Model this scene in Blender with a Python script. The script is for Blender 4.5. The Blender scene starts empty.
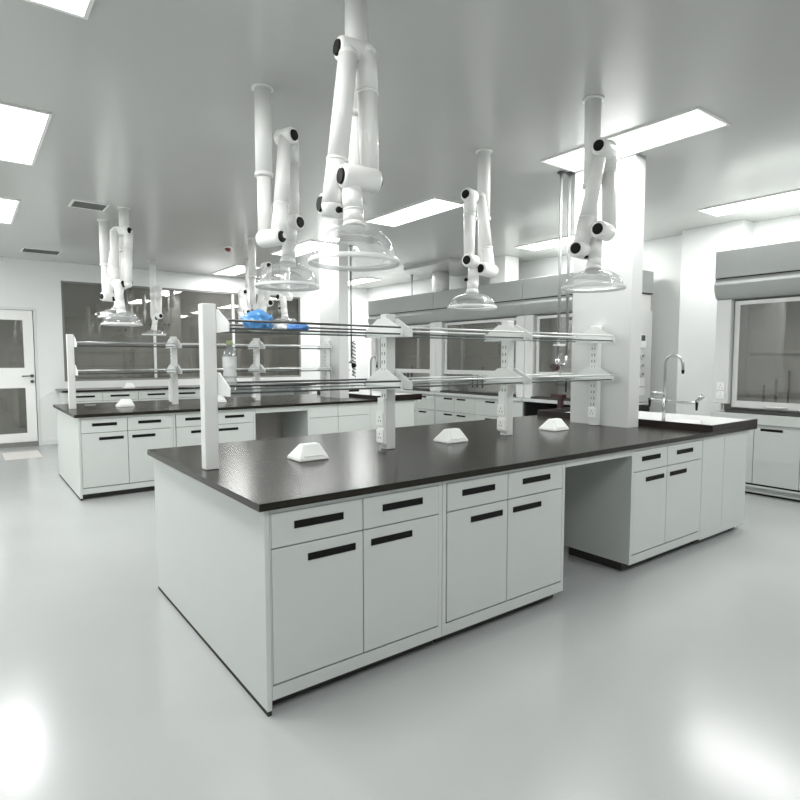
import bpy, bmesh, math, random
from mathutils import Vector, Matrix
S = bpy.context.scene
COL = S.collection
V = Vector
random.seed(4)

# ------------------------------------------------------------------ camera, world, exposure
YAW, PITCH, FPX = math.radians(53.017), math.radians(-4.05), 579.84
CAM = V((-0.859, -2.012, 1.39))
cd = bpy.data.cameras.new('camera'); cam = bpy.data.objects.new('camera', cd); COL.objects.link(cam)
cd.sensor_width = 36; cd.lens = FPX / 800 * 36; cd.clip_start = 0.05
cam.location = CAM; cam.rotation_euler = (math.pi / 2 + PITCH, 0, YAW - math.pi / 2)
S.camera = cam
w = bpy.data.worlds.new('world'); S.world = w; w.use_nodes = True
w.node_tree.nodes['Background'].inputs[0].default_value = (0.9, 0.95, 0.95, 1)
w.node_tree.nodes['Background'].inputs[1].default_value = 0.25
S.view_settings.view_transform = 'Standard'; S.view_settings.look = 'None'
S.view_settings.gamma = 1; S.view_settings.exposure = 0.0
LAMP_W = 36.0          # watts of each ceiling light's lamp
GLOW = 3.2             # brightness of the diffusers
ZC = 2.95              # ceiling height

_fw = V((math.cos(YAW) * math.cos(PITCH), math.sin(YAW) * math.cos(PITCH), math.sin(PITCH)))
_rt = V((math.sin(YAW), -math.cos(YAW), 0)); _dn = _fw.cross(_rt)
def at(px, py, d):
    """a point measured in the photograph, at depth d metres"""
    return CAM + d * (_fw + _rt * ((px - 400) / FPX) + _dn * ((py - 400) / FPX))

# ------------------------------------------------------------------ materials
def mat(name, col, rough=0.5, metal=0.0, spec=0.5, emit=None, noise=0.0, nscale=6.0, coat=0.0, bump=0.0, bscale=40):
    m = bpy.data.materials.new(name); m.use_nodes = True
    nt = m.node_tree; b = nt.nodes['Principled BSDF']
    b.inputs['Base Color'].default_value = (*col, 1); b.inputs['Roughness'].default_value = rough
    b.inputs['Metallic'].default_value = metal; b.inputs['Specular IOR Level'].default_value = spec
    b.inputs['Coat Weight'].default_value = coat; b.inputs['Coat Roughness'].default_value = 0.1
    if emit:
        b.inputs['Emission Color'].default_value = (1, 1, 1, 1); b.inputs['Emission Strength'].default_value = emit
    tc = nt.nodes.new('ShaderNodeTexCoord')
    if noise:
        n = nt.nodes.new('ShaderNodeTexNoise'); n.inputs['Scale'].default_value = nscale; n.inputs['Detail'].default_value = 4
        r = nt.nodes.new('ShaderNodeMix'); r.data_type = 'RGBA'
        r.inputs[6].default_value = (*[c * (1 - noise) for c in col], 1); r.inputs[7].default_value = (*[min(1, c * (1 + noise)) for c in col], 1)
        nt.links.new(tc.outputs['Object'], n.inputs['Vector']); nt.links.new(n.outputs['Fac'], r.inputs[0]); nt.links.new(r.outputs[2], b.inputs['Base Color'])
    if bump:
        n2 = nt.nodes.new('ShaderNodeTexNoise'); n2.inputs['Scale'].default_value = bscale
        bp = nt.nodes.new('ShaderNodeBump'); bp.inputs['Strength'].default_value = bump; bp.inputs['Distance'].default_value = 0.01
        nt.links.new(tc.outputs['Object'], n2.inputs['Vector']); nt.links.new(n2.outputs['Fac'], bp.inputs['Height']); nt.links.new(bp.outputs[0], b.inputs['Normal'])
    return m
def clear(name, tint=(1, 1, 1), gloss=0.12, body=0.06, bodycol=(0.9, 0.93, 0.93), rough=0.03, edge=0.75):
    """thin clear sheet: see-through, shiny towards grazing angles, a little milky"""
    m = bpy.data.materials.new(name); m.use_nodes = True; nt = m.node_tree; nt.nodes.clear()
    o = nt.nodes.new('ShaderNodeOutputMaterial'); t = nt.nodes.new('ShaderNodeBsdfTransparent'); t.inputs[0].default_value = (*tint, 1)
    d = nt.nodes.new('ShaderNodeBsdfDiffuse'); d.inputs[0].default_value = (*bodycol, 1)
    g = nt.nodes.new('ShaderNodeBsdfGlossy'); g.inputs['Roughness'].default_value = rough
    l = nt.nodes.new('ShaderNodeLayerWeight'); l.inputs[0].default_value = 0.35
    mr = nt.nodes.new('ShaderNodeMapRange'); mr.inputs[3].default_value = gloss; mr.inputs[4].default_value = edge
    a = nt.nodes.new('ShaderNodeMixShader'); a.inputs[0].default_value = body
    c = nt.nodes.new('ShaderNodeMixShader')
    nt.links.new(t.outputs[0], a.inputs[1]); nt.links.new(d.outputs[0], a.inputs[2])
    nt.links.new(l.outputs['Fresnel'], mr.inputs[0]); nt.links.new(mr.outputs[0], c.inputs[0])
    nt.links.new(a.outputs[0], c.inputs[1]); nt.links.new(g.outputs[0], c.inputs[2]); nt.links.new(c.outputs[0], o.inputs[0])
    return m
M = dict(
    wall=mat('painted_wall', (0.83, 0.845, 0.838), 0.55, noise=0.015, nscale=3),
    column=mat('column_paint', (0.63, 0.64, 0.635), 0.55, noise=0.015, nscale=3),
    ceiling=mat('ceiling_panel', (0.60, 0.605, 0.59), 0.22, noise=0.02, nscale=2, spec=0.6),
    floor=mat('epoxy_floor', (0.39, 0.405, 0.402), 0.20, noise=0.06, nscale=1.3, spec=0.5, bump=0.05, bscale=3),
    cab=mat('white_cabinet', (0.57, 0.597, 0.578), 0.38, noise=0.015, nscale=5),
    dark=mat('black_plastic', (0.006, 0.0055, 0.0055), 0.6, spec=0.2),
    gap=mat('dark_gap', (0.02, 0.02, 0.02), 0.8),  # near black for base strips, and for gap shade put into the colour
    kick=mat('dark_plinth', (0.03, 0.028, 0.027), 0.6),
    top=mat('black_worktop', (0.014, 0.0115, 0.0085), 0.22, noise=0.3, nscale=9, spec=0.27),
    rim=mat('black_sink_rim', (0.014, 0.008, 0.008), 0.35, noise=0.2, spec=0.3),
    white=mat('white_plastic', (0.90, 0.905, 0.89), 0.3, noise=0.01),
    steelw=mat('white_coated_steel', (0.71, 0.72, 0.71), 0.35, noise=0.01),
    slot=mat('slot_black', (0.05, 0.05, 0.05), 0.7),
    chrome=mat('chrome', (0.45, 0.455, 0.45), 0.32, metal=1.0, noise=0.03),
    rod=mat('grey_rod', (0.42, 0.43, 0.43), 0.3, metal=0.8, noise=0.03),
    rodl=mat('bright_rod', (0.78, 0.79, 0.78), 0.35, metal=0.3, noise=0.03),
    ceramic=mat('white_basin', (0.82, 0.83, 0.82), 0.35, noise=0.01),
    rodd=mat('dark_steel_edge', (0.10, 0.105, 0.105), 0.35, metal=0.6, noise=0.03),
    hood=mat('hood_grey', (0.38, 0.40, 0.39), 0.42, noise=0.02),
    liner=mat('hood_liner', (0.74, 0.74, 0.72), 0.5, noise=0.03),
    baffle=mat('hood_baffle', (0.58, 0.575, 0.56), 0.5, noise=0.04),
    diffuser=mat('light_diffuser', (0.9, 0.9, 0.9), 0.5, emit=GLOW),
    grille=mat('vent_grille', (0.22, 0.22, 0.21), 0.6, noise=0.05),
    blue=mat('blue_plastic', (0.09, 0.30, 0.76), 0.3, noise=0.6, nscale=26, bump=0.5, bscale=30),
    blue2=mat('blue_cloth', (0.10, 0.25, 0.58), 0.8, noise=0.4, nscale=30, bump=0.3),
    red=mat('red_lens', (0.16, 0.02, 0.02), 0.3),
    brass=mat('dark_red_valve', (0.045, 0.014, 0.018), 0.4),
    cap=mat('pale_green_cap', (0.55, 0.62, 0.34), 0.4),
    label=mat('bottle_label', (0.74, 0.76, 0.76), 0.4, noise=0.12, nscale=60),
    screen=mat('grey_screen', (0.10, 0.11, 0.11), 0.25),
    frame=mat('window_frame', (0.72, 0.73, 0.72), 0.4),
    corr=mat('corridor_wall', (0.80, 0.77, 0.71), 0.8, noise=0.06, nscale=1.5),
    corrf=mat('corridor_floor', (0.22, 0.22, 0.21), 0.5, noise=0.05),
    mat=mat('pale_sheet', (0.58, 0.57, 0.54), 0.7, noise=0.05),
    knee=mat('knee_panel', (0.45, 0.42, 0.40), 0.5, noise=0.03),  # grey-brown of the shaded knee space put into the colour
    dome=clear('clear_dome', (0.985, 0.99, 0.99), 0.03, 0.14, (0.97, 0.98, 0.98), edge=0.45),
    domerim=clear('clear_rim', (0.97, 0.98, 0.98), 0.06, 0.62, (0.95, 0.96, 0.96), edge=0.35),
    glass=clear('window_glass', (0.76, 0.76, 0.73), 0.10, 0.16, (0.42, 0.41, 0.38), 0.02, edge=0.7),
    sash=clear('sash_glass', (0.90, 0.90, 0.88), 0.05, 0.08, (0.4, 0.4, 0.39), 0.03, edge=0.6),
    shelf=clear('shelf_glass', (0.93, 0.96, 0.95), 0.02, 0.04, edge=0.22),
    bottle=clear('bottle_plastic', (0.93, 0.95, 0.95), 0.10, 0.30, (0.8, 0.83, 0.83), 0.1, edge=0.7),
)

# ------------------------------------------------------------------ mesh builder
class MB:
    """collects shapes into one mesh; each shape may carry its own material slot"""
    def __init__(s): s.bm = bmesh.new(); s.mats = []; s.cur = 0
    def m(s, material):
        if material not in s.mats: s.mats.append(material)
        s.cur = s.mats.index(material); return s
    def _fin(s, verts, smooth=False):
        fs = {f for v in verts for f in v.link_faces}
        for f in fs: f.material_index = s.cur; f.smooth = smooth
    def box(s, x0, x1, y0, y1, z0, z1, bev=0.0, seg=2):
        g = bmesh.ops.create_cube(s.bm, size=1)['verts']
        bmesh.ops.scale(s.bm, vec=(x1 - x0, y1 - y0, z1 - z0), verts=g)
        bmesh.ops.translate(s.bm, vec=((x0 + x1) / 2, (y0 + y1) / 2, (z0 + z1) / 2), verts=g)
        s._fin(g)
        if bev:
            es = list({e for v in g for e in v.link_edges})
            r = bmesh.ops.bevel(s.bm, geom=es, offset=bev, segments=seg, profile=0.5, affect='EDGES', clamp_overlap=True)
            for f in r['faces']: f.material_index = s.cur
        return s
    def cyl(s, p, q, r0, r1=None, n=20, ends=True):
        p, q = V(p), V(q); r1 = r0 if r1 is None else r1
        d = q - p; L = d.length
        g = bmesh.ops.create_cone(s.bm, cap_ends=ends, segments=n, radius1=r0, radius2=r1, depth=L)['verts']
        mtx = Matrix.Translation((p + q) / 2) @ d.to_track_quat('Z', 'Y').to_matrix().to_4x4()
        bmesh.ops.transform(s.bm, matrix=mtx, verts=g)
        s._fin(g)
        for f in {f for v in g for f in v.link_faces}: f.smooth = len(f.verts) == 4
        return s
    def lathe(s, prof, c=(0, 0, 0), n=32, axis=None, close=False):
        c = V(c); rings = []
        q = (V(axis).to_track_quat('Z', 'Y') if axis is not None else None)
        for r, z in prof:
            ring = []
            for i in range(n):
                a = 2 * math.pi * i / n; p = V((r * math.cos(a), r * math.sin(a), z))
                if q: p = q @ p
                ring.append(s.bm.verts.new(c + p))
            rings.append(ring)
        for a, b in zip(rings, rings[1:]):
            for i in range(n):
                f = s.bm.faces.new((a[i], a[(i + 1) % n], b[(i + 1) % n], b[i])); f.smooth = True; f.material_index = s.cur
        if close:
            for ring in (rings[0], rings[-1]):
                f = s.bm.faces.new(ring); f.material_index = s.cur
        return s
    def tube(s, pts, r, n=12, rs=None):
        pts = [V(p) for p in pts]; rings = []
        up = None
        for i, p in enumerate(pts):
            t = (pts[min(i + 1, len(pts) - 1)] - pts[max(i - 1, 0)]).normalized()
            if up is None:
                up = V((0, 0, 1)) if abs(t.z) < 0.9 else V((1, 0, 0))
            a = t.cross(up).normalized(); up = a.cross(t).normalized()
            rr = rs[i] if rs else r
            rings.append([s.bm.verts.new(p + rr * (a * math.cos(2 * math.pi * k / n) + up * math.sin(2 * math.pi * k / n))) for k in range(n)])
        for a, b in zip(rings, rings[1:]):
            for i in range(n):
                f = s.bm.faces.new((a[i], a[(i + 1) % n], b[(i + 1) % n], b[i])); f.smooth = True; f.material_index = s.cur
        for ring in (rings[0], rings[-1]):
            f = s.bm.faces.new(ring); f.material_index = s.cur
        return s
    def prism(s, poly, a, b, axis='x'):
        """polygon of (u,v) extruded from a to b: axis x -> (y,z), y -> (x,z), z -> (x,y)"""
        def P(u, v, k): return {'x': (k, u, v), 'y': (u, k, v), 'z': (u, v, k)}[axis]
        A = [s.bm.verts.new(P(u, v, a)) for u, v in poly]; B = [s.bm.verts.new(P(u, v, b)) for u, v in poly]
        n = len(poly); fs = [s.bm.faces.new(A), s.bm.faces.new(B)]
        for i in range(n): fs.append(s.bm.faces.new((A[i], A[(i + 1) % n], B[(i + 1) % n], B[i])))
        for f in fs: f.material_index = s.cur
        return s
    def frustum(s, base, top, z0, z1):
        A = [s.bm.verts.new((x, y, z0)) for x, y in base]; B = [s.bm.verts.new((x, y, z1)) for x, y in top]
        n = len(base); fs = [s.bm.faces.new(A), s.bm.faces.new(B)]
        for i in range(n): fs.append(s.bm.faces.new((A[i], A[(i + 1) % n], B[(i + 1) % n], B[i])))
        for f in fs: f.material_index = s.cur
        return s
    def ball(s, c, r, sc=(1, 1, 1), sub=3):
        g = bmesh.ops.create_icosphere(s.bm, subdivisions=sub, radius=r)['verts']
        bmesh.ops.scale(s.bm, vec=sc, verts=g); bmesh.ops.translate(s.bm, vec=c, verts=g); s._fin(g, True); return s
    def build(s, name, material=None, parent=None, bevel=0.0):
        bmesh.ops.recalc_face_normals(s.bm, faces=s.bm.faces)
        me = bpy.data.meshes.new(name); s.bm.to_mesh(me); s.bm.free()
        for mm in (s.mats or [material]): me.materials.append(mm)
        o = bpy.data.objects.new(name, me); COL.objects.link(o)
        if parent is not None: attach(o, parent)
        if bevel:
            b = o.modifiers.new('bevel', 'BEVEL'); b.width = bevel; b.segments = 2; b.limit_method = 'ANGLE'
        return o
WORLD = {}
def wloc(o):
    p = V((0, 0, 0))
    while o is not None: p += o.location; o = o.parent
    return p
def attach(o, parent):
    """children are modelled in world coordinates; keep them there under their parent"""
    off = wloc(parent); o.parent = parent
    o.data.transform(Matrix.Translation(-off)) if o.type == 'MESH' else None
def tag(o, label, cat, group=None, kind=None):
    if label: o['label'] = label
    if cat: o['category'] = cat
    if group: o['group'] = group
    if kind: o['kind'] = kind
    return o
def thing(name, label, cat, loc, group=None):
    o = bpy.data.objects.new(name, None); o.empty_display_size = 0.1; COL.objects.link(o); o.location = loc
    return tag(o, label, cat, group)
def struct(name, mb, material=None, parent=None, label=None):
    o = mb.build(name, material, parent)
    if parent is None: o['kind'] = 'structure'
    if label: o['label'] = label
    return o
def copy_tree(o, parent=None):
    c = o.copy(); COL.objects.link(c)
    if parent is not None: c.parent = parent
    for ch in [x for x in COL.objects if x.parent == o]: copy_tree(ch, c)
    return c

# ------------------------------------------------------------------ the room
XL, XR, YF, YB = -3.2, 6.45, -5.2, 8.9
struct('floor', MB().box(XL, XR + .2, YF, YB + .2, -0.1, 0), M['floor'])
struct('ceiling', MB().box(XL, XR + .2, YF, YB + .2, ZC, ZC + .1), M['ceiling'])
WX0, WX1, WZ0, WZ1 = 0.47, 4.78, 1.02, 2.66       # the glazed opening in the back wall
DX0, DX1, DZ1 = -0.84, 0.11, 2.2                  # the door in the back wall
b = MB().box(XL, DX0, YB, YB + .12, 0, ZC).box(DX0, DX1, YB, YB + .12, DZ1, ZC).box(DX1, WX0, YB, YB + .12, 0, ZC)
b.box(WX0, WX1, YB, YB + .12, 0, WZ0).box(WX0, WX1, YB, YB + .12, WZ1, ZC).box(WX1, XR + .2, YB, YB + .12, 0, ZC)
struct('wall_back', b, M['wall'])
struct('wall_right', MB().box(XR, XR + .15, YF, YB, 0, ZC), M['wall'])
struct('wall_left', MB().box(XL - .15, XL, YF, YB, 0, ZC), M['wall'])
struct('wall_front', MB().box(XL, XR, YF - .15, YF, 0, ZC), M['wall'])
struct('baseboard_back', MB().box(DX1 + .01, 6.0, YB - .012, YB, 0, .09, .003), M['wall'])
# pilaster on the right wall between the hoods
struct('trim_1', MB().box(6.2, XR, .96, 1.66, 0, ZC, .004), M['wall'])
# corridor behind the glass
b = MB().m(M['corr']).box(DX0 - .3, WX1 + .4, YB + 1.9, YB + 2.0, 0, ZC).box(DX0 - .4, DX0 - .3, YB + .12, YB + 2, 0, ZC).box(WX1 + .4, WX1 + .5, YB + .12, YB + 2, 0, ZC)
b.box(DX0 - .4, WX1 + .5, YB + .2, YB + 2, ZC, ZC + .1)
b.m(M['corrf']).box(DX0 - .4, WX1 + .5, YB + .2, YB + 2, -.1, 0)
struct('wall_corridor', b)
# window
wn = thing('window_1', None, None, (WX0, YB, WZ0)); wn['kind'] = 'structure'
b = MB(); f = .035
b.box(WX0, WX1, YB + .02, YB + .08, WZ0, WZ0 + f).box(WX0, WX1, YB + .02, YB + .08, WZ1 - f, WZ1)
b.box(WX0, WX0 + f, YB + .02, YB + .08, WZ0 + f, WZ1 - f).box(WX1 - f, WX1, YB + .02, YB + .08, WZ0 + f, WZ1 - f)
b.build('window_frame', M['grille'], wn)
for x in (1.9, 3.35):
    MB().box(x - .022, x + .022, YB + .012, YB + .085, WZ0 + f, WZ1 - f).build('mullion', M['frame'], wn)
for x0, x1 in ((WX0 + f, 1.878), (1.922, 3.328), (3.372, WX1 - f)):
    MB().box(x0, x1, YB + .045, YB + .05, WZ0 + f, WZ1 - f).build('glass_pane', M['glass'], wn)
# door
dr = thing('door_1', None, None, (DX0, YB, 0)); dr['kind'] = 'structure'
G1, G2 = -.68, -.075
b = MB(); y0, y1 = YB + .03, YB + .075
b.box(DX0 + .05, G1, y0, y1, .07, DZ1 - .045).box(G2, DX1 - .05, y0, y1, .07, DZ1 - .045)
b.box(G1, G2, y0, y1, .07, .21).box(G1, G2, y0, y1, .93, 1.25).box(G1, G2, y0, y1, 2.0, DZ1 - .045)
b.build('door_leaf', M['white'], dr)
b = MB(); y0, y1 = YB - .008, YB + .12
b.box(DX0, DX0 + .04, y0, y1, 0, DZ1).box(DX1 - .04, DX1, y0, y1, 0, DZ1).box(DX0 + .04, DX1 - .04, y0, y1, DZ1 - .04, DZ1)
b.build('door_frame', M['frame'], dr)
MB().box(DX0 + .04, DX1 - .04, YB - .005, YB + .1, 0.0, .065).build('threshold', M['grille'], dr)
for z0, z1 in ((.21, .93), (1.25, 2.0)):
    MB().box(G1, G2, YB + .045, YB + .052, z0, z1).build('door_pane', M['glass'], dr)
b = MB(); b.cyl((.02, YB + .03, 1.12), (.02, YB - .03, 1.12), .012).tube([(.02, YB - .03, 1.12), (-.03, YB - .035, 1.12), (-.12, YB - .03, 1.118)], .009)
b.cyl((.02, YB + .03, 1.12), (.02, YB + .018, 1.12), .026).cyl((.02, YB + .03, 1.03), (.02, YB + .005, 1.03), .026)
b.build('door_handle', M['rodd'], dr)

# columns: notched through the island benches, on their centre lines
CX0, CX1, CY0, CY1 = 3.29, 3.44, .525, 1.07
OX2, OY2 = -.02, 4.325           # second island, relative to the first
def column(ox, oy):
    b = MB().box(CX0 + ox, CX1 + ox, CY0 + oy, CY1 + oy, 0, ZC, .006)
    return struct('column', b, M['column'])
column(0, 0); column(OX2, OY2)

# soffit above the hoods
struct('trim_2', MB().box(5.22, XR, 4.8, 5.95, 2.895, ZC), M['ceiling'])

# ------------------------------------------------------------------ ceiling lights
def ceiling_light(x, y, label, on=True):
    t = thing('ceiling_light', label, 'ceiling light', (x, y + .6, ZC), 'recessed ceiling lights')
    b = MB(); hw = .215
    b.box(x - hw, x - hw + .018, y - .015, y + 1.215, ZC - .012, ZC).box(x + hw - .018, x + hw, y - .015, y + 1.215, ZC - .012, ZC)
    b.box(x - hw + .018, x + hw - .018, y - .015, y + .003, ZC - .012, ZC).box(x - hw + .018, x + hw - .018, y + 1.197, y + 1.215, ZC - .012, ZC)
    b.build('frame', M['white'], t)
    MB().box(x - hw + .018, x + hw - .018, y + .003, y + 1.197, ZC - .008, ZC - .001).build('diffuser', M['diffuser'], t)
    l = bpy.data.lights.new('lamp', 'AREA'); l.shape = 'RECTANGLE'; l.size = .39; l.size_y = 1.19; l.energy = LAMP_W; l.color = (1.0, 1.0, .985)
    lo = bpy.data.objects.new('lamp', l); COL.objects.link(lo); lo.parent = t; lo.location = (0, 0, -.014)
    return t
LIGHTS = {
    (-.55, -.15): 'white ceiling light panel nearest above the camera at the upper left',
    (-.55, 2.37): 'bright ceiling light panel cut by the left edge of the photo',
    (-.55, 4.9): 'ceiling light panel at far left, just above the two ceiling vents',
    (3.06, -.15): 'longest bright ceiling light panel, beside the top of the near white column',
    (3.06, 2.37): 'ceiling light panel between the big central clear dome and the slim folded arm',
    (3.06, 4.9): 'ceiling light panel seen behind the neck of the left near extraction arm',
    (3.06, 7.4): 'small far ceiling light panel left of the red alarm dome, near back wall',
    (5.57, -.15): 'ceiling light panel above the right fume hood, at the right edge',
    (5.57, 2.37): 'ceiling light panel just behind the pair of drop pipes at near column',
    (5.57, 4.9): 'ceiling light panel beside the soffit over the left fume hoods',
    (5.57, 7.4): 'farthest ceiling light panel, seen under the big central clear dome',
    (-2.7, 2.37): 'unseen ceiling light panel added over the left aisle, out of frame at left',  # this left row is unseen, added to brighten the left back wall
    (-2.7, 4.9): 'unseen ceiling light panel added over the left aisle, toward the back wall',
    (-2.7, 7.4): 'unseen ceiling light panel added over the left aisle, next to the back wall',
    (-.55, -2.7): 'ceiling light panel behind the camera on the left',
    (3.06, -2.7): 'ceiling light panel behind the camera on the right',
    (5.57, -2.7): 'ceiling light panel in front of the right wall behind the camera',
}
for (x, y), lab in LIGHTS.items(): ceiling_light(x, y, lab)

def vent(x0, x1, y0, y1, label):
    t = thing('ceiling_vent', label, 'vent', ((x0 + x1) / 2, (y0 + y1) / 2, ZC), 'ceiling vents')
    MB().box(x0 + .02, x1 - .02, y0 + .02, y1 - .02, ZC - .004, ZC - .0005).build('backing', M['gap'], t)
    b = MB()
    b.box(x0, x1, y0, y0 + .02, ZC - .01, ZC).box(x0, x1, y1 - .02, y1, ZC - .01, ZC).box(x0, x0 + .02, y0 + .02, y1 - .02, ZC - .01, ZC).box(x1 - .02, x1, y0 + .02, y1 - .02, ZC - .01, ZC)
    b.build('frame', M['white'], t)
    b = MB(); n = 7
    for i in range(n):
        y = y0 + .02 + (y1 - y0 - .04) * (i + .5) / n
        b.box(x0 + .02, x1 - .02, y - .007, y + .007, ZC - .012, ZC - .006)
    b.build('slats', M['grille'], t)
vent(.07, .40, 4.55, 4.85, 'slatted ceiling vent beside the ceiling post of the paired far arms')
vent(-.12, .36, 7.75, 8.12, 'slatted ceiling vent close above the back wall at the left')
t = thing('fire_alarm', 'small red alarm dome on the ceiling', 'alarm', (2.17, 6.0, ZC))
MB().cyl((2.17, 6.0, ZC), (2.17, 6.0, ZC - .02), .05).build('base', M['white'], t)
MB().lathe([(.04, 0), (.04, -.02), (.03, -.04), (.001, -.048)], (2.17, 6.0, ZC - .02)).build('lens', M['red'], t)

# ------------------------------------------------------------------ island benches
ZT = .85; TH = .03; D = 1.64; XE = 4.32
def recessed_pull(x0, x1, z0, z1, y, parent, side=-1):
    """black finger pull let into a front; the front faces -Y"""
    b = MB(); e = .005
    b.box(x0, x1, y - .003, y + .002, z0, z0 + e).box(x0, x1, y - .003, y + .002, z1 - e, z1)
    b.box(x0, x0 + e, y - .003, y + .002, z0 + e, z1 - e).box(x1 - e, x1, y - .003, y + .002, z0 + e, z1 - e)
    b.box(x0 + e, x1 - e, y - .0005, y + .001, z0 + e, z1 - e)
    return b.build('handle', M['dark'], parent)
def base_cabinet(x0, x1, yf, doors, label, group, zt=.82, depth=.72, z0=.058, hw=.225, dz=.66, pull=True, kick=True, rdepth=None, sl=.022):
    """doors: list of (left, right, handle side) ; a drawer above each door"""
    t = thing('base_cabinet', label, 'cabinet', ((x0 + x1) / 2, yf + depth / 2, 0), group)
    b = MB(); s = .022; rd = rdepth or depth
    b.m(M['cab']).box(x0, x0 + sl, yf, yf + depth, z0, zt - .001).box(x1 - s, x1, yf, yf + rd, z0, zt - .001)
    b.box(x0 + sl, x1 - s, yf, yf + rd, z0, z0 + .055).box(x0 + sl, x1 - s, yf, yf + .02, zt - .02, zt - .001)
    b.m(M['gap']).box(x0 + sl, x1 - s, yf + .02, yf + .03, z0 + .055, zt - .02)  # dark backing: shade of the door and drawer gaps put into colour
    b.build('body', None, t)
    if kick: MB().box(x0 + .01, x1 - .01, yf + .06, yf + rd, 0.001, z0).build('plinth', M['kick'], t)
    g = .0025
    for a, c, side in doors:
        o = MB().box(a + g, c - g, yf - .001, yf + .018, dz + g, zt - .022, .0015, 1).build('drawer', M['cab'], t)
        m_ = (a + c) / 2
        if pull: recessed_pull(m_ - hw / 2, m_ + hw / 2, (dz + zt) / 2 - .014, (dz + zt) / 2 + .016, yf - .001, o)
        o = MB().box(a + g, c - g, yf - .001, yf + .018, z0 + .06 + g, dz - g, .0015, 1).build('door', M['cab'], t)
        e = .04
        hx = (c - e - hw) if side > 0 else (a + e)
        if pull: recessed_pull(hx, hx + hw, dz - .075, dz - .046, yf - .001, o)
    return t
def island(ox, oy, n):
    near = n == 1
    which = 'near island bench' if near else 'far island bench'
    # worktop, notched round the column and open over the sink
    t = thing('worktop', 'black worktop of the %s, notched round the white column' % which, 'worktop', (ox + XE / 2, oy + D / 2, ZT - TH), 'island worktops')
    cx0, cx1, cy0, cy1 = CX0 - .003, CX1 + .003, CY0 - .003, CY1 + .003
    sx0, sx1, sy0, sy1 = 3.72, 4.16, .62, 1.05
    b = MB(); z0, z1 = ZT - TH, ZT
    B = lambda x0, x1, y0, y1: b.box(ox + x0, ox + x1, oy + y0, oy + y1, z0, z1)
    x0 = 3.55
    B(0, cx0, 0, D); B(cx0, cx1, 0, cy0); B(cx0, cx1, cy1, D); B(cx1, x0, 0, D); B(x0, XE, 0, .02); B(x0, XE, D - .02, D); B(x0, x0 + .02, .02, D - .02)
    b.build('slab', M['top'], t)
    b = MB(); h = .049
    b.box(ox + x0, ox + XE, oy, oy + .016, ZT, ZT + h).box(ox + x0, ox + x0 + .016, oy + .016, oy + D, ZT, ZT + h)
    b.box(ox + x0 + .016, ox + XE, oy + D - .016, oy + D, ZT, ZT + h)
    b.build('raised_rim', M['rim'], t)
    b = MB(); w_ = .006
    X0, X1, Y0, Y1 = ox + x0 + .021, ox + XE - .002, oy + .05, oy + D - .05
    b.box(X0, X1, Y0, Y1, .792, .798).box(X0, X0 + w_, Y0, Y1, .798, .862).box(X1 - w_, X1, Y0, Y1, .798, .89).box(X0 + w_, X1 - w_, Y0, Y0 + w_, .798, .862).box(X0 + w_, X1 - w_, Y1 - w_, Y1, .798, .862)
    b.box(X0 + w_, X1 - w_, oy + .44, oy + .59, .798, ZT - .0005, .004, 1)
    b.build('sink_basin', M['ceramic'], t)
    # carcasses
    g = 'base cabinets of the %s' % which
    yf = oy + .025
    base_cabinet(ox + .052, ox + .925, yf, [(ox + .0555, ox + .478, 1), (ox + .478, ox + .905, -1)], 'white base cabinet at the left end of the %s' % which, g, sl=.004)
    base_cabinet(ox + .928, ox + 1.850, yf, [(ox + .955, ox + 1.377, 1), (ox + 1.377, ox + 1.828, -1)], 'white base cabinet of the %s between the end cabinet and the knee space' % which, g)
    base_cabinet(ox + 2.53, ox + 3.455, yf, [(ox + 2.55, ox + 2.963, 1), (ox + 2.963, ox + 3.435, -1)], 'white base cabinet of the %s to the right of the knee space' % which, g, rdepth=.47, pull=near)
    sx = thing('sink_cabinet', 'plain white sink cabinet at the right end of the %s' % which, 'cabinet', (ox + 3.85, oy + .4, 0), 'sink cabinets')
    b = MB(); a, c = ox + 3.458, ox + 4.20
    b.box(a, a + .02, yf, oy + .5, .045, .79).box(c - .02, c, yf, oy + D - .06, .045, .79).box(a + .02, c - .02, yf, oy + .5, .045, .06).box(a + .02, c - .02, yf, yf + .02, .06, .1)
    b.build('body', M['cab'], sx)
    MB().box(a + .002, a + .34, yf - .002, yf + .018, .1, .818, .0015, 1).build('front_panel', M['cab'], sx)
    MB().box(a + .344, c, yf - .002, yf + .018, .1, .818, .0015, 1).build('front_panel', M['cab'], sx)
    MB().box(a + .02, c - .02, yf + .06, oy + .5, .001, .045).build('plinth', M['kick'], sx)
    e = thing('end_panel', 'tall white end panel closing the left end of the %s' % which, 'panel', (ox + .04, oy + D / 2, 0), 'island end panels')
    MB().box(ox + .03, ox + .05, yf - .002, oy + D - .025, .02, .819, .001, 1).build('panel', M['cab'], e)
    MB().box(ox + .032, ox + .048, yf, oy + D - .03, 0.0005, .02).build('base_strip', M['gap'], e)
    k = thing('knee_space_panel', 'shade-grey back panel and rail of the open knee space under the %s' % which, 'panel', (ox + 2.19, oy + .8, 0), 'knee space panels')
    MB().box(ox + 1.852, ox + 2.528, oy + .752, oy + .77, .02, .819).build('back_board', M['knee'], k)
    MB().box(ox + 1.852, ox + 2.528, yf, yf + .02, .775 if near else .76, .819).build('rail', M['cab'], k)
    r = MB().box(ox + .052, ox + 3.5, oy + D - .05, oy + D - .032, .01, .819).build('rear_panel', M['cab'])
    tag(r, 'white rear panel hidden on the back side of the %s' % which, 'panel', 'island rear panels')
island(0, 0, 1)
island(OX2, OY2, 2)

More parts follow.
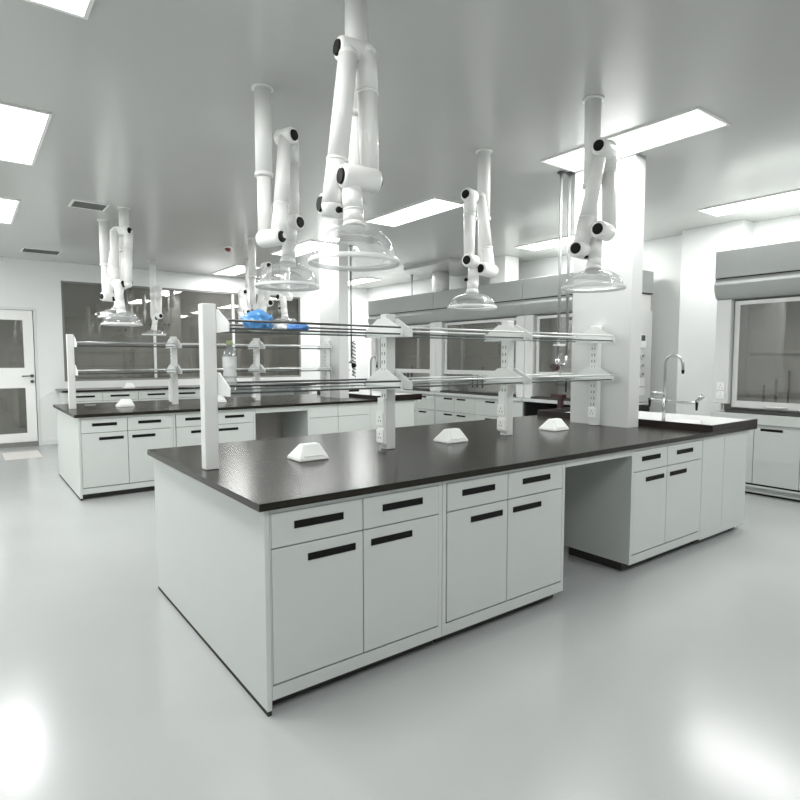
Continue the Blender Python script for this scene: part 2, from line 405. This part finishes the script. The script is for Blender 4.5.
# ------------------------------------------------------------------ reagent racks
def rack(ox, oy, n):
    which = 'near' if n == 1 else 'far'
    yc = oy + .805; zt = 1.655
    t = thing('reagent_rack', 'white two tier reagent rack with rod edged shelves on the %s island bench' % which, 'rack', (ox + 1.6, yc, ZT), 'reagent racks')
    hx, hy = .033, .031
    xs = [ox + .095, ox + 1.172, ox + 2.21, ox + CX0 - hx - .003]
    for i, x in enumerate(xs):
        b = MB()
        b.m(M['steelw']).box(x - hx, x + hx, yc - hy, yc + hy, ZT + .001, zt, .003, 1)
        if i:
            b.m(M['slot'])
            for dy in (-.013, .013):
                z = 1.0
                while z < 1.5:
                    b.box(x - hx - .0006, x - hx + .0005, yc + dy - .003, yc + dy + .003, z + .012, z + .032); z += .05
        p = b.build('post', None, t)
        if 0 < i < 3:
            q = MB().box(x - hx - .022, x - hx - .001, yc - .034, yc + .034, ZT + .03, 1.16, .004, 1).build('socket_trunking', M['white'], p)
            # two double outlets on the trunking
        if i:
            for zz in ((.93, 1.03) if i < 3 else (.955,)):
                xf = x - hx - (.022 if i < 3 else 0)
                b = MB().m(M['white']).box(xf - .008, xf - .0005, yc - .036, yc + .036, zz - .04, zz + .04, .003, 1)
                b.m(M['slot'])
                for dy, dz in ((-.012, -.008), (.012, -.008), (0, .014)):
                    b.box(xf - .0086, xf - .0078, yc + dy - .0022, yc + dy + .0022, zz + dz - .006, zz + dz + .006)
                b.build('power_outlet', None, p)
        for zs, rz in ((1.533, .036), (1.230, .034)):
            # bracket: tapered arms either side of the post, the plate stands across the bench
            xb0, xb1 = (x + hx + .0005, x + hx + .006)
            b = MB()
            sides = [(xb0, xb1)] if i == 0 else ([(xb0, xb1), (x - hx - .006, x - hx - .0005)] if i < 3 else [(x - hx - .006, x - hx - .0005)])
            for xa, xc in sides:
                b.prism([(yc - .19, zs - .016), (yc + .19, zs - .016), (yc + .19, zs + .022), (yc + .05, zs + .095), (yc - .05, zs + .095), (yc - .19, zs + .022)], xa, xc, 'x')
            b.build('bracket', M['steelw'], t)
    for zs, rz in ((1.533, .036), (1.230, .034)):
        for i in range(3):
            x0, x1 = xs[i] + hx + .007, xs[i + 1] - hx - .007
            sh = MB().box(x0, x1, yc - .165, yc + .165, zs - .003, zs + .003).build('shelf', M['shelf'], t)
            for sy in (-1, 1):
                MB().box(x0, x1, yc + sy * .172 - .0045, yc + sy * .172 + .0045, zs - .006, zs + .003, .0015, 1).build('edge_bar', M['rodd'], sh)
                MB().cyl((x0, yc + sy * .178, zs + rz), (x1, yc + sy * .178, zs + rz), .006, n=10).build('guard_rod', (M['rodd'] if n == 1 else M['rod']) if i == 0 else M['rodl'], sh)
rack(0, 0, 1)
rack(OX2, OY2, 2)

# ------------------------------------------------------------------ pop-up socket boxes
def socket_box(x, y, label, z=ZT):
    t = thing('socket_box', label, 'socket box', (x, y, z), 'white bench-top socket boxes')
    b = MB(); a, c = .088, .075
    base = [(x - a, y - c), (x + a, y - c), (x + a, y + c), (x - a, y + c)]
    b.frustum(base, base, z + .0005, z + .014)
    b.frustum(base, [(x - .04, y - .022), (x + .06, y - .022), (x + .06, y + .022), (x - .04, y + .022)], z + .014, z + .084)
    b.build('housing', M['white'], t, bevel=.004)
    # lid plate lying on the slope that faces the front of the bench
    def sl(u, v, off):
        p0 = V((x - .088 + .048 * v, y - .075 + .053 * v, z + .014 + .070 * v)); w_ = .176 - .076 * v
        return V((p0.x + w_ * u, p0.y, p0.z)) + V((0, -.797, .604)) * off
    b = MB(); vs = []
    for off in (.0005, .006):
        vs.append([b.bm.verts.new(sl(u, v, off)) for u, v in ((.14, .12), (.86, .12), (.86, .9), (.14, .9))])
    A, B_ = vs
    b.bm.faces.new(A); b.bm.faces.new(B_)
    for i in range(4): b.bm.faces.new((A[i], A[(i + 1) % 4], B_[(i + 1) % 4], B_[i]))
    b.build('lid', M['white'], t)
socket_box(.615, .775, 'white wedge shaped socket box nearest the camera, left of the outlet post')
socket_box(1.675, .80, 'white wedge shaped socket box between two perforated rack posts on near bench')
socket_box(2.73, .80, 'white wedge shaped socket box beside the near white column')
socket_box(.60, 5.13, 'white socket box on the far island bench near its left end')
socket_box(1.67, 5.13, 'white socket box on the far bench, half hidden by the tall near post')
socket_box(1.35, 8.5, 'small white socket box on the back wall bench below the window', .905)

# ------------------------------------------------------------------ laboratory taps
def faucet(x, y, label):
    t = thing('laboratory_faucet', label, 'faucet', (x, y, ZT), 'laboratory faucets')
    MB().cyl((x, y, ZT + .0005), (x, y, ZT + .02), .03).cyl((x, y, ZT + .02), (x, y, ZT + .22), .014).build('stem', M['chrome'], t)
    pts = [(x, y, ZT + .22), (x, y, 1.3)] + [(x, y - .075 + .075 * math.cos(a), 1.345 + .075 * math.sin(a)) for a in [i * math.pi / 10 for i in range(0, 11)]] + [(x, y - .15, 1.30)]
    MB().tube(pts, .011).build('gooseneck', M['chrome'], t)
    MB().cyl((x, y - .15, 1.30), (x, y - .15, 1.27), .013, .009).build('nozzle', M['dark'], t)
    MB().tube([(x, y, ZT + .19), (x + .02, y - .08, ZT + .185), (x + .02, y - .2, ZT + .185), (x, y - .27, ZT + .19)], .012).tube([(x, y, ZT + .19), (x - .03, y + .11, ZT + .2)], .012).build('side_arm', M['chrome'], t)
    MB().cyl((x, y - .27, ZT + .2), (x, y - .27, ZT + .13), .012, .008).build('side_nozzle', M['dark'], t)
    MB().cyl((x - .03, y + .11, ZT + .21), (x - .03, y + .11, ZT + .14), .012, .008).build('side_nozzle', M['dark'], t)
    MB().cyl((x, y - .27, ZT + .2), (x + .01, y - .31, ZT + .25), .016, .02).build('lever', M['rod'], t)
    MB().cyl((x, y, ZT + .25), (x - .02, y + .09, ZT + .25), .014, .018).build('lever', M['rod'], t)
faucet(3.8, .515, 'tall chrome gooseneck faucet behind the black sink rim of the near bench')
faucet(3.78, 4.84, 'tall dark gooseneck faucet on the far bench, beyond the spiral hose')

# ------------------------------------------------------------------ ducting arms with clear domes
def arm(label, pole, ax, joints, tubes, neck, dome, r=.044):
    """pole (px,d); joints [(px,py,d,half length)]; tubes [((px,py,d),(px,py,d))]; neck ((px,py,d),(px,py)); dome (px,py of rim,d,radius,height)"""
    lat = V((_rt.x, _rt.y, 0)).normalized(); tow = V((-_fw.x, -_fw.y, 0)).normalized()
    a = (lat * ax[0] + tow * ax[1]).normalized()
    px, py, d = pole
    p0 = at(px, py, d)
    t = thing('extraction_arm', label, 'extraction arm', (p0.x, p0.y, ZC), 'white extraction arms with clear domes')
    MB().cyl((p0.x, p0.y, ZC - .012), (p0.x, p0.y, ZC), .062, n=28).build('ceiling_flange', M['white'], t)
    zs = p0.z + (ZC - p0.z) * .42
    MB().cyl((p0.x, p0.y, p0.z), (p0.x, p0.y, zs), r * .92, n=24).cyl((p0.x, p0.y, zs), (p0.x, p0.y, ZC - .012), r * 1.1, n=24).cyl((p0.x, p0.y, zs - .008), (p0.x, p0.y, zs + .012), r * 1.22, n=24).build('pole', M['white'], t)
    for (A, B) in tubes:
        A, B = at(*A), at(*B); dirv = (B - A)
        m1 = A + dirv * .3
        MB().cyl(A, m1, r * 1.08, r, n=24).cyl(m1, B, r * .98, r * .9, n=24).cyl(m1 - dirv.normalized() * .006, m1 + dirv.normalized() * .006, r * 1.05, n=24).ball(B, r * .9).ball(A, r * 1.08).build('tube', M['white'], t)
    for (jx, jy, jd, hl) in joints:
        c = at(jx, jy, jd); R = r * 1.12; cp = .008
        j = MB().lathe([(R * .55, -hl), (R * .86, -hl + .003), (R, -hl + .015), (R, hl - .015), (R * .86, hl - .003), (R * .55, hl)], c, 28, a, close=True).build('joint', M['white'], t)
        for s in (-1, 1):
            MB().cyl(c + a * s * (hl - .002), c + a * s * (hl + cp), R * .66, R * .58, n=20).build('end_cap', M['dark'], j)
    n0 = at(*neck[0]); dx, dy, dd, dr, dh = dome
    dc = at(dx, dy, dd); ztop = dc.z + dh
    n1 = V((dc.x, dc.y, ztop))
    o = MB().cyl(n0, n0.lerp(n1, .5), r * .92, n=24).cyl(n0.lerp(n1, .5), n0.lerp(n1, .54), r * .97, n=24).cyl(n0.lerp(n1, .54), n0.lerp(n1, .86), r * .93, r * .95, n=24).cyl(n0.lerp(n1, .86), n1, r * .95, r * 1.15, n=24).ball(n0, r * .92).build('neck', M['white'], t)
    k = n0.lerp(n1, .5) - lat * r * .8
    MB().cyl(k + lat * .004, k - lat * .016 + tow * .01, .009).ball(k - lat * .02 + tow * .012, .013).build('damper_knob', M['dark'], o)
    prof = []
    for i in range(13):
        u = i / 12 * math.pi / 2 * .97
        prof.append((r * 1.0 + (dr * .93 - r) * math.sin(u), ztop - dh * .93 * (1 - math.cos(u))))
    prof = [(q, z - dc.z) for q, z in prof]
    dm = MB().lathe(prof, dc, 48).build('dome', M['dome'], t)
    q, z = prof[-1]
    MB().lathe([(q, z), (q + dr * .03, z + .006), (dr, z - .002), (dr, z - .014), (dr * .985, z - .016), (dr * .97, z - .006), (q, z - .004), (q, z)], dc, 48).build('rim', M['domerim'], dm)

AX = (.86, .5)
arm('white extraction arm left of centre, its clear dome beside the big central one', (265, 238, 3.40), AX,
    [(271, 238, 3.33, .082), (286, 137, 3.45, .062), (295, 223, 3.50, .04)],
    [((279, 236, 3.32), (285, 138, 3.44)), ((291, 140, 3.52), (293, 222, 3.54))], ((291, 225, 3.50), 0), (288, 288, 3.46, .190, .14))
arm('largest nearest white extraction arm at centre with the biggest clear dome', (357, 205, 2.52), (-.86, .5),
    [(334, 206, 2.42, .06), (353, 52, 2.40, .07), (360, 179, 2.33, .082)],
    [((333, 206, 2.36), (348, 56, 2.36)), ((366, 56, 2.42), (370, 182, 2.44))], ((352, 193, 2.32), 0), (354, 265, 2.32, .184, .145))
arm('slim white extraction arm right of centre, seen whole below its ceiling flange', (483, 268, 4.42), (-.62, .78),
    [(487, 270, 4.34, .10), (470, 196, 4.28, .062), (471, 261, 4.24, .06)],
    [((489, 270, 4.40), (481, 197, 4.36)), ((470, 196, 4.26), (469, 260, 4.28))], ((474, 266, 4.30), 0), (472, 308.5, 4.29, .183, .108))
arm('white extraction arm with zigzag tubes in front of the near white column', (590, 248, 3.55), (-.66, .75),
    [(581, 250, 3.40, .075), (604, 149, 3.40, .08), (603, 231, 3.37, .08)],
    [((580, 249, 3.40), (602, 147, 3.43)), ((609, 148, 3.48), (609, 230, 3.46))], ((595, 243, 3.42), 0), (593, 289, 3.40, .182, .105))
arm('far white extraction arm of the left pair, its pole on the ceiling beside the vent', (106, 297, 6.60), (-.5, .86),
    [(108, 297, 6.44, .075), (117, 232, 6.45, .05), (122, 285, 6.45, .05)],
    [((108, 297, 6.48), (116, 234, 6.44)), ((120, 234, 6.46), (121, 284, 6.48))], ((120, 287, 6.42), 0), (118, 318, 6.4, .2, .1))
arm('near white extraction arm of the left pair over the far island bench', (126, 282, 6.05), (.97, .25),
    [(122, 283, 5.95, .10), (122, 231, 5.95, .09), (119, 284, 5.9, .05)],
    [((115, 282, 5.92), (114, 232, 5.92)), ((128, 232, 5.96), (128, 284, 5.9))], ((118, 286, 5.86), 0), (122, 325, 5.85, .19, .11))
arm('small far extraction arm above the back bench at left, beside the window mullion', (154, 320, 9.35), (.86, .5),
    [(157, 289, 9.25, .07), (158, 316, 9.2, .07), (155, 318, 9.2, .04)],
    [((159, 289, 9.2), (159, 316, 9.2)), ((153, 290, 9.25), (153, 316, 9.2))], ((155, 320, 9.2), 0), (154, 335, 9.2, .18, .08))
arm('far white extraction arm with tall pole behind the blue bag', (253, 305, 7.60), (.70, .7),
    [(258, 307, 7.50, .07), (266, 266, 7.45, .07), (268, 303, 7.45, .06)],
    [((260, 307, 7.46), (265, 268, 7.44)), ((268, 268, 7.48), (267, 302, 7.5))], ((264, 304, 7.42), 0), (262, 330, 7.4, .18, .09))
arm('small far extraction arm over the back bench, just left of the blue bag', (249, 310, 9.2), (.8, .6),
    [(246, 312, 9.15, .06), (243, 292, 9.1, .055), (241, 312, 9.1, .045)],
    [((245, 312, 9.12), (243, 293, 9.12)), ((241, 293, 9.08), (241, 311, 9.08))], ((241, 313, 9.08), 0), (241, 329, 9.08, .17, .07))
arm('far white extraction arm under the left dome, its own dome behind the shelf rod', (287, 296, 7.75), (-.7, .7),
    [(287, 297, 7.65, .07), (286, 262, 7.6, .06), (281, 297, 7.58, .05)],
    [((286, 296, 7.62), (287, 263, 7.62)), ((284, 263, 7.58), (282, 296, 7.58))], ((283, 299, 7.56), 0), (285, 324, 7.55, .18, .08))

# ------------------------------------------------------------------ fume hoods on the right wall
XH, XHB = 5.5, 6.30
def fume_hood(y0, y1, label, sash_z, base='doors', split=True, post=.14, posts_z0=.832):
    t = thing('fume_hood', label, 'fume hood', ((XH + XHB) / 2, (y0 + y1) / 2, 0), 'fume hoods along the right wall')
    g = .003; y0 += g; y1 -= g
    MB().box(XH, XHB, y0, y1, 2.232, 2.51, .003, 1).build('top_box', M['hood'], t)
    # rounded header below the groove
    prof = [(XH + .02, 2.222)]
    for i in range(9):
        a = i / 8 * math.pi / 2
        prof.append((XH + .10 - .10 * math.cos(a) - .012 if i < 8 else XH + .10, 2.16 - .15 * math.sin(a)))
    prof += [(XH + .2, 2.01), (XH + .2, 2.222)]
    MB().m(M['hood']).prism(prof, y0, y1, 'y').m(M['gap']).box(XH + .012, XHB, y0 + .002, y1 - .002, 2.222, 2.232).build('header', None, t)
    for a, c in ((y0, y0 + post), (y1 - post, y1)):
        MB().box(XH + .06, XH + .22, a, c, posts_z0, 2.01, .006, 1).build('side_post', M['steelw'], t)
    for a in (y0 + .001, y1 - .019): MB().box(XH + .221, XHB, a, a + .018, .84, 2.01).build('side_panel', M['steelw'], t)
    # interior: liner, baffle, work surface
    b = MB().m(M['liner']).box(XHB - .02, XHB, y0 + .03, y1 - .03, .83, 2.21).box(XH + .22, XHB - .02, y0 + .03, y0 + .045, .84, 2.21).box(XH + .22, XHB - .02, y1 - .045, y1 - .03, .83, 2.21).box(XH + .22, XHB, y0 + .03, y1 - .03, 2.212, 2.22)
    b.m(M['baffle']).box(XHB - .09, XHB - .075, y0 + .05, y1 - .05, 1.02, 1.42).box(XHB - .09, XHB - .075, y0 + .05, y1 - .05, 1.45, 2.0)
    b.box(XH + .45, XHB - .1, y0 + .05, y0 + .08, 1.35, 1.40)
    b.build('liner', None, t)
    b = MB()
    for k in range(3): b.cyl((XHB - .11, y1 - .25 - k * .12, .9), (XHB - .11, y1 - .25 - k * .12, 1.1 + .08 * k), .012, n=10)
    b.build('service_taps', M['rodd'], t)
    # sash
    ya, yb = y0 + post + .012, y1 - post - .012; xs = XH + .12; f = .05
    s = MB().box(xs, xs + .025, ya, yb, sash_z, sash_z + .07).box(xs, xs + .025, ya, yb, 1.95, 1.99).box(xs, xs + .025, ya, ya + f, sash_z + .07, 1.95).box(xs, xs + .025, yb - f, yb, sash_z + .07, 1.95).build('sash_frame', M['steelw'], t)
    MB().box(xs + .01, xs + .015, ya + f, yb - f, sash_z + .07, 1.95).build('sash_glass', M['sash'], s)
    MB().tube([(xs - .001, (ya + yb) / 2 + .35, sash_z + .02), (xs - .02, (ya + yb) / 2 + .33, sash_z + .02), (xs - .02, (ya + yb) / 2 + .17, sash_z + .02), (xs - .001, (ya + yb) / 2 + .15, sash_z + .02)], .007).build('sash_handle', M['white'], s)
    MB().m(M['steelw']).box(XH + .22, XHB, y0 + .002, y1 - .002, .80, .83).m(M['slot']).box(XH + .05, XH + .22, y0 + post * .9, y1 - post * .9, .83, .86).build('work_surface', None, t)
    zt = .785 if split else .73
    MB().box(XH + .01, XH + .22, y0 + .001, y1 - .001, zt, .829, .003, 1).build('apron', M['cab'], t)
    if base == 'doors':
        n = 4; b = MB()
        b.m(M['cab']).box(XH + .06, XHB, y0 + .003, y1 - .003, .08, .10).box(XH + .06, XHB, y0 + .003, y0 + .02, .1, zt).box(XH + .06, XHB, y1 - .02, y1 - .003, .1, zt)
        b.m(M['gap']).box(XH + .075, XH + .085, y0 + .02, y1 - .02, .1, zt)  # dark backing colours in the shade between the fronts
        c = b.build('cabinet', None, t)
        w_ = (y1 - y0 - .01) / n
        for k in range(n):
            a = y0 + .005 + k * w_
            rows = [('door', .12, .515), ('drawer', .52, zt - .005)] if split else [('door', .12, zt - .005)]
            for nm, za, zb in rows:
                d = MB().box(XH + .05, XH + .07, a + .0025, a + w_ - .0025, za, zb, .0015, 1).build(nm, M['cab'], t)
                e = .06 if k % 2 else w_ - .06 - .2
                MB().box(XH + .046, XH + .051, a + e, a + e + .2, zb - .06, zb - .035).build('handle', M['dark'], d)
        MB().box(XH + .10, XHB, y0 + .02, y1 - .02, .001, .08).build('plinth', M['cab'], t)
        MB().box(XH + .09, XH + .099, y0 + .02, y1 - .02, .001, .018).build('plinth_strip', M['dark'], t)
    else:
        b = MB()
        b.box(XH + .06, XHB, y0 + .003, y0 + .03, .001, zt).box(XH + .06, XHB, y1 - .03, y1 - .003, .001, zt).box(XHB - .03, XHB, y0 + .03, y1 - .03, .001, zt)
        b.build('stand', M['gap'], t)
    return t
fume_hood(-.75, .93, 'grey topped fume hood at the right edge of the photo, sash down', .885, post=.15, posts_z0=.92, split=False)
fume_hood(2.06, 3.56, 'fume hood half hidden behind the near white column', 1.14, base='open', post=.15)
fume_hood(3.56, 5.51, 'middle fume hood of the left run, behind the slim folded extraction arm', 1.14, post=.15)
fume_hood(5.51, 7.46, 'farthest fume hood, at the left end of the run behind perforated post', 1.14, post=.15)
# ducts and rods above the hoods
t = thing('exhaust_duct', 'round grey exhaust duct rising into the soffit over the farthest hood', 'duct', (5.9, 5.95, 2.51), 'hood ducts')
MB().cyl((5.9, 5.78, 2.511), (5.9, 5.78, 2.894), .15, n=28).build('pipe', M['white'], t); MB().cyl((5.9, 5.78, 2.511), (5.9, 5.78, 2.54), .17, n=28).build('collar', M['liner'], t)
t = thing('exhaust_duct', 'square white exhaust duct between ceiling and middle hood, beside the slim arm', 'duct', (5.9, 4.28, 2.51), 'hood ducts')
MB().box(5.75, 6.05, 4.12, 4.44, 2.54, ZC, .004, 1).build('pipe', M['white'], t); MB().box(5.72, 6.08, 4.09, 4.47, 2.511, 2.54).build('collar', M['white'], t)
t = thing('hanger_rod', 'thin dark hanger rod from the ceiling to the farthest hood top', 'rod', (5.9, 6.59, 2.51))
MB().cyl((5.9, 6.59, 2.511), (5.9, 6.59, ZC), .009, n=8).build('rod', M['rodd'], t); MB().cyl((5.9, 6.59, ZC - .01), (5.9, 6.59, ZC), .03).build('washer', M['rodd'], t)

t = thing('floor_stand', 'dark maroon stand in front of the hood next to the near white column', 'stand', (5.38, 2.78, 0))
MB().box(5.24, 5.50, 2.66, 2.90, .001, .03, .004, 1).build('base', M['brass'], t)
MB().box(5.35, 5.41, 2.745, 2.805, .03, .88, .004, 1).build('pole', M['brass'], t)
MB().box(5.33, 5.43, 2.72, 2.90, .88, .93, .006, 1).build('head', M['brass'], t)

# outlets and switches
def outlet(name, x, y, z, label, cat, group, marks=True, w_=.04, h_=.04, mm='white'):
    t = thing(name, label, cat, (x, y, z), group)
    MB().box(x - .010, x - .0005, y - w_, y + w_, z - h_, z + h_, .003, 1).build('plate', M[mm], t)
    if marks:
        b = MB()
        for dy, dz in ((-.011, -.01), (.011, -.01), (0, .014)): b.box(x - .0108, x - .0099, y + dy - .002, y + dy + .002, z + dz - .006, z + dz + .006)
        b.build('slots', M['slot'], t)
    else:
        MB().box(x - .013, x - .0101, y - w_ * .6, y + w_ * .6, z - h_ * .7, z + h_ * .7, .001, 1).build('rocker', M[mm], t)
HP = XH + .06
outlet('power_outlet', HP, .85, 1.10, 'upper white power outlet on the left post of the right hood', 'power outlet', 'outlets on the hood post')
outlet('power_outlet', HP, .85, 1.01, 'lower white power outlet on the left post of the right hood', 'power outlet', 'outlets on the hood post', w_=.04, h_=.038)
g = 'controls on the hood side'
HX, HY = 6.08, 2.063
def side_box(name, z, w_, h_, label, cat, part, mm, group=None):
    t = thing(name, label, cat, (HX, HY, z), group)
    MB().box(HX - w_, HX + w_, HY - .012, HY - .0005, z - h_, z + h_, .003, 1).build('plate', M['white'], t)
    MB().box(HX - w_ * .6, HX + w_ * .6, HY - .0145, HY - .0121, part[0], part[1]).build(part[2], M[mm], t)
side_box('thermostat', 1.62, .075, .09, 'small white thermostat with a dark screen on the side right of the near column', 'thermostat', (1.62, 1.69, 'screen'), 'screen')
for z, lab in ((1.43, 'grey round knob just under the thermostat, topmost of three'), (1.31, 'grey round knob under the thermostat, middle of three'), (1.20, 'grey round knob just above the light switches, lowest of three')):
    t = thing('control_knob', lab, 'knob', (HX, HY, z), g)
    MB().cyl((HX, HY - .0005, z), (HX, HY - .012, z), .042).build('plate', M['liner'], t); MB().cyl((HX, HY - .012, z), (HX, HY - .03, z), .022, .018).build('dial', M['hood'], t)
side_box('light_switch', 1.095, .065, .052, 'white light switch above another, behind the faucet', 'switch', (1.06, 1.13, 'rocker'), 'white', g)
side_box('light_switch', .97, .065, .052, 'white light switch under another, behind the faucet', 'switch', (.935, 1.005, 'rocker'), 'white', g)

# ------------------------------------------------------------------ back wall bench
bx0, bx1, by = .33, 4.7, 8.12
t = thing('worktop', 'dark worktop of the long bench against the back wall, below the window', 'worktop', ((bx0 + bx1) / 2, 8.5, .875))
MB().box(bx0, bx1, by, YB - .014, .875, .905, .003, 1).build('slab', M['top'], t)
g = 'base cabinets of the back wall bench'
for i, (a, lab) in enumerate(((.37, 'white base cabinet at the left end of the back wall bench'), (1.43, 'white base cabinet of the back bench, next right after the end one'))):
    base_cabinet(a, a + 1.05, by + .025, [(a + .022, a + .525, 1), (a + .525, a + 1.028, -1)], lab, g, zt=.874, dz=.73, hw=.28)
for x in (2.6, 4.6):
    tag(MB().box(x - .03, x + .03, by + .06, YB - .06, .001, .874).build('bench_leg', M['cab']), 'white leg frame under the %s of the open back bench' % ('left part' if x < 3 else 'right end'), 'leg', 'leg frames of the back bench')

# ------------------------------------------------------------------ service drops by the columns
def service_drop(x, y, label, spiral=False):
    t = thing('service_pipe', label, 'pipe', (x, y, ZC), 'ceiling service drops')
    x2 = x + .075; y2 = y - .03; zb = 1.36
    for (px, py, zz) in ((x, y, zb), (x2, y2, zb + .06)):
        MB().cyl((px, py, zz), (px, py, ZC - .01), .013, n=14).build('riser', M['rod'], t)
        MB().cyl((px, py, ZC - .012), (px, py, ZC), .035, n=20).build('ceiling_flange', M['rodd'], t)
    MB().box(x - .05, x2 + .02, y - .03, y + .015, 1.50, 1.515).build('clamp', M['steelw'], t)
    v = MB().cyl((x, y, zb + .03), (x, y, zb - .06), .022, .018).tube([(x2, y2, zb + .06), (x2, y2, zb), (x2 - .03, y2, zb - .02), (x + .02, y, zb - .02)], .012).build('valve', M['rod'], t)
    MB().cyl((x - .015, y, zb - .04), (x - .06, y, zb - .04), .03, .034).build('handwheel', M['brass'], v)
    MB().cyl((x + .03, y, zb - .02), (x + .03, y, zb - .13), .008).cyl((x + .0, y, zb - .125), (x + .06, y, zb - .125), .009).build('tap', M['rod'], v)
    if spiral:
        pts = []; n = 110
        for i in range(n):
            u = i / (n - 1); a = u * 2 * math.pi * 10
            pts.append((x2 + .02 + .024 * math.cos(a), y2 - .03 + .024 * math.sin(a), 1.64 - .50 * u))
        MB().tube(pts, .006, 6).build('spiral_hose', M['slot'], t)
        MB().cyl((x2 + .02, y2 - .03, 1.15), (x2 + .02, y2 - .03, 1.63), .015).build('hose_core', M['white'], t)
        MB().ball((x2 + .02, y2 - .03, 1.30), .036).cyl((x2 + .02, y2 - .03, 1.31), (x2 - .03, y2 - .02, 1.35), .01).build('hose_valve', M['dark'], t)
service_drop(3.21, 1.145, 'pair of steel drop pipes with a red valve beside the near column')
service_drop(3.42, 4.93, 'pair of steel drop pipes with a spiral striped hose beside the far column', True)

# ------------------------------------------------------------------ small things on the shelf and benches
bxx, byy, bz = .195, .785, 1.2335
t = thing('water_bottle', 'clear plastic water bottle with pale green cap on the lower shelf', 'bottle', (bxx, byy, bz))
R = .033
MB().lathe([(.001, 0), (.026, .002), (R, .012), (R, .05), (R * .90, .062), (R * .97, .08), (R * .88, .10), (R, .12), (R, .17), (R * .85, .195), (.016, .215), (.014, .225)], (bxx, byy, bz), 28).build('bottle_body', M['bottle'], t)
MB().lathe([(R + .0008, .12), (R + .0008, .168)], (bxx, byy, bz), 28).lathe([(R * .95, .072), (R * .985, .08), (R * .90, .1), (R + .0008, .12)], (bxx, byy, bz), 28).build('label_sleeve', M['label'], t)
MB().lathe([(.001, .247), (.016, .247), (.0165, .225), (.001, .225)], (bxx, byy, bz), 20).build('cap', M['cap'], t)
def lump(name, c, sc, mt, label, cat, seed, amp=.25, base=None):
    rnd = random.Random(seed)
    b = MB().ball((0, 0, 0), 1.0, (1, 1, 1), 4)
    from mathutils import noise as nz
    for v in b.bm.verts:
        n = nz.noise(v.co * 1.9 + V((seed, 0, 0))) * amp + nz.noise(v.co * 5 + V((0, seed, 0))) * amp * .45
        v.co = v.co * (1 + n)
        v.co = V((v.co.x * sc[0], v.co.y * sc[1], v.co.z * sc[2]))
    zmin = -sc[2] * .72
    for v in b.bm.verts:
        if v.co.z < zmin: v.co.z = zmin
        v.co += V((c[0], c[1], c[2] - zmin))
    o = b.build(name, mt)
    return tag(o, label, cat)
ZS = 1.5365
lump('plastic_bag', (.33, .76, ZS), (.075, .09, .056), M['blue'], 'crumpled bright blue plastic bag on the upper shelf by the tall post', 'bag', 3)
lump('cleaning_cloth', (.555, .76, ZS), (.055, .08, .024), M['blue2'], 'flat folded blue cloth on the upper shelf, right of the blue bag', 'cloth', 8, .15)
lump('paper_wad', (.445, .74, ZS), (.03, .05, .017), M['white'], 'small pale paper wad between the blue bag and blue cloth', 'paper', 5, .2)
pts = [(.30 + .05 * math.cos(a) * (1 + .15 * math.sin(3 * a)), 5.45 + .09 * math.sin(a), ZT + .006 + .004 * abs(math.sin(2 * a))) for a in [i * .35 for i in range(30)]]
tag(MB().tube(pts, .005, 8).build('cable', M['grille']), 'small coil of grey cable on the far bench beside its end post', 'cable')
b = MB().box(-.45, .0, 7.55, 8.3, .0005, .004)
tag(b.build('floor_sheet', M['mat']), 'pale sheet lying on the floor in front of the door', 'sheet')
